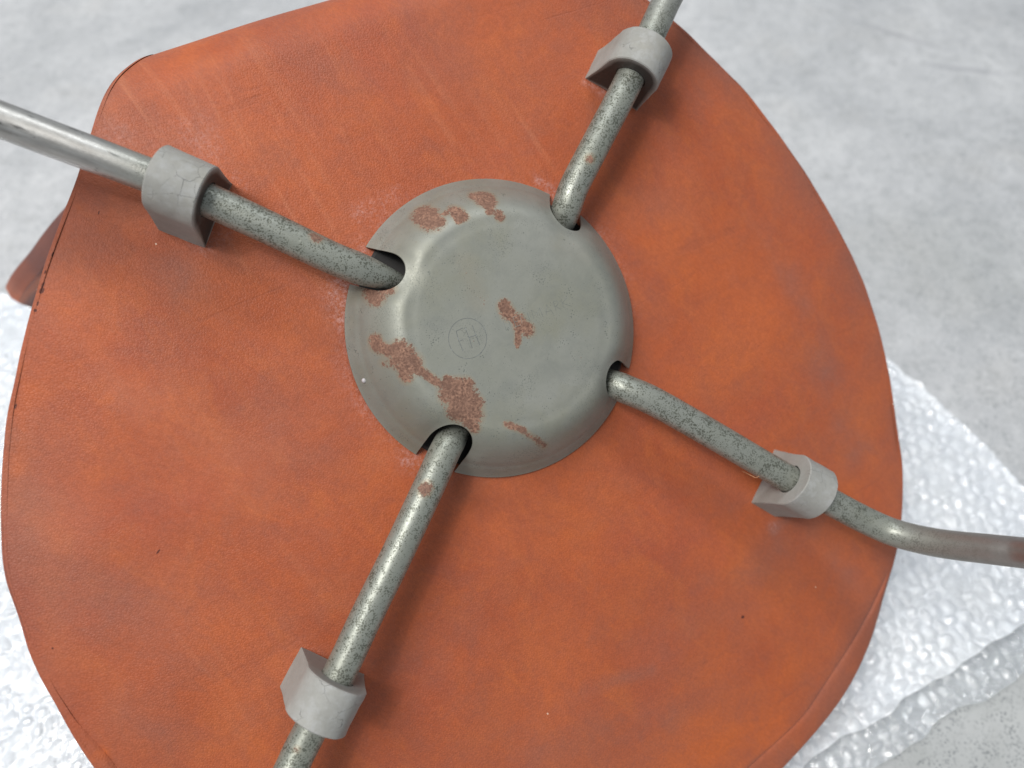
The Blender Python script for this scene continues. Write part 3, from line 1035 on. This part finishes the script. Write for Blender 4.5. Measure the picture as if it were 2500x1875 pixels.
# D E N M A R K
for s_ in ([(945, 760), (1000, 930)], [(945, 760), (1010, 742), (1060, 790), (1075, 850), (1050, 905), (1000, 930)],
           [(1120, 700), (1175, 865)], [(1120, 700), (1205, 670)], [(1148, 785), (1220, 760)], [(1175, 865), (1260, 835)],
           [(1290, 810), (1245, 655), (1430, 760), (1375, 610)],
           [(1500, 725), (1455, 570), (1560, 640), (1600, 525), (1665, 690)],
           [(1720, 650), (1725, 470), (1855, 640)], [(1722, 600), (1820, 575)],
           [(1900, 575), (1845, 420)], [(1845, 420), (1910, 398), (1935, 440), (1920, 480), (1872, 505)], [(1890, 500), (1980, 550)],
           [(1985, 370), (2040, 525)], [(2090, 340), (2012, 445), (2180, 498)]):
    stroke([z4(*q) for q in s_], .00010)
mk2 = mesh_obj("lettering", e_v, e_f, ENG2, hub, False)
mk2["label"] = "faintly engraved word DENMARK"

# ------------------------------------------------------------------ bubble wrap
def wrap_mat(name, lo, hi):
    m = NT(name)
    c0 = m.coord()
    tr = m.n.new('ShaderNodeBsdfTransparent'); tr.inputs[0].default_value = (.97, .985, 1, 1)
    warp = m.noise(c0, 75, 3, .6, 2.5)
    fine = m.noise(m.coord(scale=(1, 1.7, 1), rot=(0, 0, .8)), 240, 3, .6, 1.2)
    nb = m.bump(warp, 1.0, .0018)
    nb = m.bump(fine, .6, .0006, nb)
    soft_n = m.bump(warp, .5, .004)
    n1 = m.noise(c0, 30, 4)
    col = m.mix(m.map(n1, .35, .65), (.90, .93, .97), (.95, .97, .99))
    df = m.n.new('ShaderNodeBsdfDiffuse'); m._in(df, 0, col); m.l.new(soft_n, df.inputs['Normal'])
    tl_ = m.n.new('ShaderNodeBsdfTranslucent'); m._in(tl_, 0, col)
    gl = m.n.new('ShaderNodeBsdfGlossy'); gl.inputs['Roughness'].default_value = .09; gl.inputs[0].default_value = (1, 1, 1, 1)
    m.l.new(nb, gl.inputs['Normal'])
    def mixs(f, a_, b_):
        k = m.n.new('ShaderNodeMixShader'); m._in(k, 0, f)
        m.l.new(a_, k.inputs[1]); m.l.new(b_, k.inputs[2]); return k.outputs[0]
    body = mixs(.25, df.outputs[0], tl_.outputs[0])
    fac = m.map(m.noise(c0, 90, 3), .35, .65, lo, hi)
    sheet = mixs(fac, tr.outputs[0], body)
    m.l.new(mixs(.13, sheet, gl.outputs[0]), m.out.inputs[0])
    return m.m


FILM_THIN = wrap_mat("thin_film", .22, .42)
FILM = wrap_mat("bubble_film", .66, .86)
wrap = bpy.data.objects.new("bubble_wrap", None); link(wrap)
wrap["label"] = "folded sheet of clear bubble wrap spread on the concrete beneath the chair"
wrap["category"] = "bubble wrap"


def inside(px, py, poly_):
    o = np.zeros(px.shape, bool); j = len(poly_) - 1
    for i in range(len(poly_)):
        xi, yi = poly_[i]; xj, yj = poly_[j]
        c_ = ((yi > py) != (yj > py)) & (px < (xj - xi) * (py - yi) / (yj - yi + 1e-12) + xi)
        o ^= c_; j = i
    return o


def wrap_layer(name, corners, z0, seed, res=.0013, keep=None, pitch=.0098):
    poly_ = [(p.x, p.y) for p in (on_floor(*c) for c in corners)]
    xs = [p[0] for p in poly_]; ys = [p[1] for p in poly_]
    gx = np.arange(min(xs), max(xs), res); gy = np.arange(min(ys), max(ys), res)
    X, Y = np.meshgrid(gx, gy)
    rs = np.random.RandomState(seed)
    ph = rs.rand(8) * 6
    # slow billows and crumples
    Z = .0022 * np.sin(X * 21 + ph[0] + 1.5 * np.sin(Y * 13)) * np.sin(Y * 17 + ph[1]) + .0035
    wx = X + .0030 * np.sin(Y * 38 + ph[2]) + .0012 * np.sin(X * 41 + Y * 90)
    wy = Y + .0022 * np.sin(X * 55 + ph[3]) + .0015 * np.sin(X * 83 - Y * 37)
    ang = .5
    a = wx * math.cos(ang) + wy * math.sin(ang); b = -wx * math.sin(ang) + wy * math.cos(ang)
    row = b / (pitch * .866); best = np.full(X.shape, 9.0); idr = np.zeros(X.shape)
    tab = rs.rand(4096); tab2 = rs.rand(4096)
    for dr_ in (0, 1):
        rI = np.floor(row) + dr_
        offx = np.where(rI % 2 == 0, 0, .5)
        for dc in (0, 1):
            cI = np.floor(a / pitch - offx) + dc
            hid = ((rI * 131 + cI * 17).astype(int)) % 4096
            cxx = (cI + offx) * pitch + (tab[hid] - .5) * .0012; cyy = rI * pitch * .866 + (tab2[hid] - .5) * .0012
            d = np.hypot(a - cxx, b - cyy)
            mk = d < best
            best = np.where(mk, d, best); idr = np.where(mk, hid, idr)
    idr = idr.astype(int)
    rad = pitch * .455
    q = np.clip(1 - (best / rad) ** 2, 0, 1)
    hgt = .0021 * (.40 + .75 * tab[idr]) * q ** .80
    flatb = tab2[idr] < .16
    hgt = np.where(flatb, hgt * .25, hgt)
    hgt *= 1 + .10 * np.sin(a * 900 * (tab2[idr] + .4) + 7 * tab[idr]) * q
    Z = Z + hgt
    # fine creases between bubbles
    cr = rs.randn(*X.shape)
    k = np.array([1, 2, 3, 2, 1.]); k /= k.sum()
    for ax in (0, 1): cr = np.apply_along_axis(lambda v: np.convolve(v, k, 'same'), ax, cr)
    Z += cr * .0003
    ins = inside(X, Y, poly_)
    if keep is not None: ins &= keep(X, Y)
    idx = -np.ones(X.shape, int)
    cell = ins[:-1, :-1] | ins[1:, :-1] | ins[:-1, 1:] | ins[1:, 1:]
    # distance to, and nearest point on, the (gently wavy) outline
    bd = np.full(X.shape, 9.0); nx = X.copy(); ny = Y.copy()
    n_p = len(poly_)
    for i in range(n_p):
        ax_, ay_ = poly_[i]; bx_, by_ = poly_[(i + 1) % n_p]
        ex_, ey_ = bx_ - ax_, by_ - ay_; L2 = ex_ * ex_ + ey_ * ey_
        t_ = np.clip(((X - ax_) * ex_ + (Y - ay_) * ey_) / L2, 0, 1)
        qx, qy = ax_ + t_ * ex_, ay_ + t_ * ey_
        L_ = math.sqrt(L2); wob_ = .0022 * np.sin(t_ * L_ * 75 + i) + .0012 * np.sin(t_ * L_ * 190)
        dd = np.hypot(X - qx, Y - qy)
        mk = dd < bd
        bd = np.where(mk, dd, bd); nx = np.where(mk, qx, nx); ny = np.where(mk, qy, ny)
    Z += .0022 * np.exp(-bd / .004) * (1 + .4 * np.sin(X * 130 + Y * 90))
    X = np.where(ins, X, nx); Y = np.where(ins, Y, ny)
    used = np.zeros(X.shape, bool)
    used[:-1, :-1] |= cell; used[1:, :-1] |= cell; used[:-1, 1:] |= cell; used[1:, 1:] |= cell
    idx[used] = np.arange(used.sum())
    X, Y = (X + .0012 * np.sin(Y * 88 + ph[4]) * np.sin(X * 61 + ph[5]) + .0012 * np.sin(Y * 230 + X * 170),
            Y + .0012 * np.sin(X * 93 + ph[6]) * np.sin(Y * 57 + ph[7]) + .0012 * np.sin(X * 210 - Y * 190))
    Vv = np.stack([X[used], Y[used], Z[used] + z0], -1)
    ii, jj = np.nonzero(cell)
    f = np.stack([idx[ii, jj], idx[ii, jj + 1], idx[ii + 1, jj + 1], idx[ii + 1, jj]], -1)
    me = bpy.data.meshes.new(name)
    me.vertices.add(len(Vv)); me.vertices.foreach_set("co", Vv.reshape(-1).astype(np.float32))
    me.loops.add(len(f) * 4); me.loops.foreach_set("vertex_index", f.reshape(-1).astype(np.int32))
    me.polygons.add(len(f)); me.polygons.foreach_set("loop_start", np.arange(len(f), dtype=np.int32) * 4)
    me.polygons.foreach_set("use_smooth", np.ones(len(f), bool)); me.update(calc_edges=True)
    me.materials.append(FILM_THIN if name == 'under_layer' else FILM)
    o = link(bpy.data.objects.new(name, me), wrap)
    o["kind"] = "stuff"
    print(name, len(f))
    return o


# lower layer reaches further, the folded-back top layer stops short of it
wrap_layer("under_layer", [(-500, 760), (0, 742), (1000, 790), (2155, 880), (2330, 1040), (2450, 1160), (2560, 1290), (2700, 1500), (2500, 1650), (2290, 1762), (2135, 1880), (1500, 2300), (-900, 2300)], .0005, 3)
wrap_layer("crumpled_layer", [(-600, 780), (0, 756), (700, 800), (900, 2300), (-900, 2300)], .0165, 5)
wrap_layer("folded_layer", [(-500, 770), (0, 750), (1000, 800), (2145, 890), (2320, 1052), (2440, 1172), (2545, 1290), (2620, 1440), (2500, 1515), (2240, 1690), (1985, 1850), (1400, 2250), (-900, 2280)], .0085, 8)
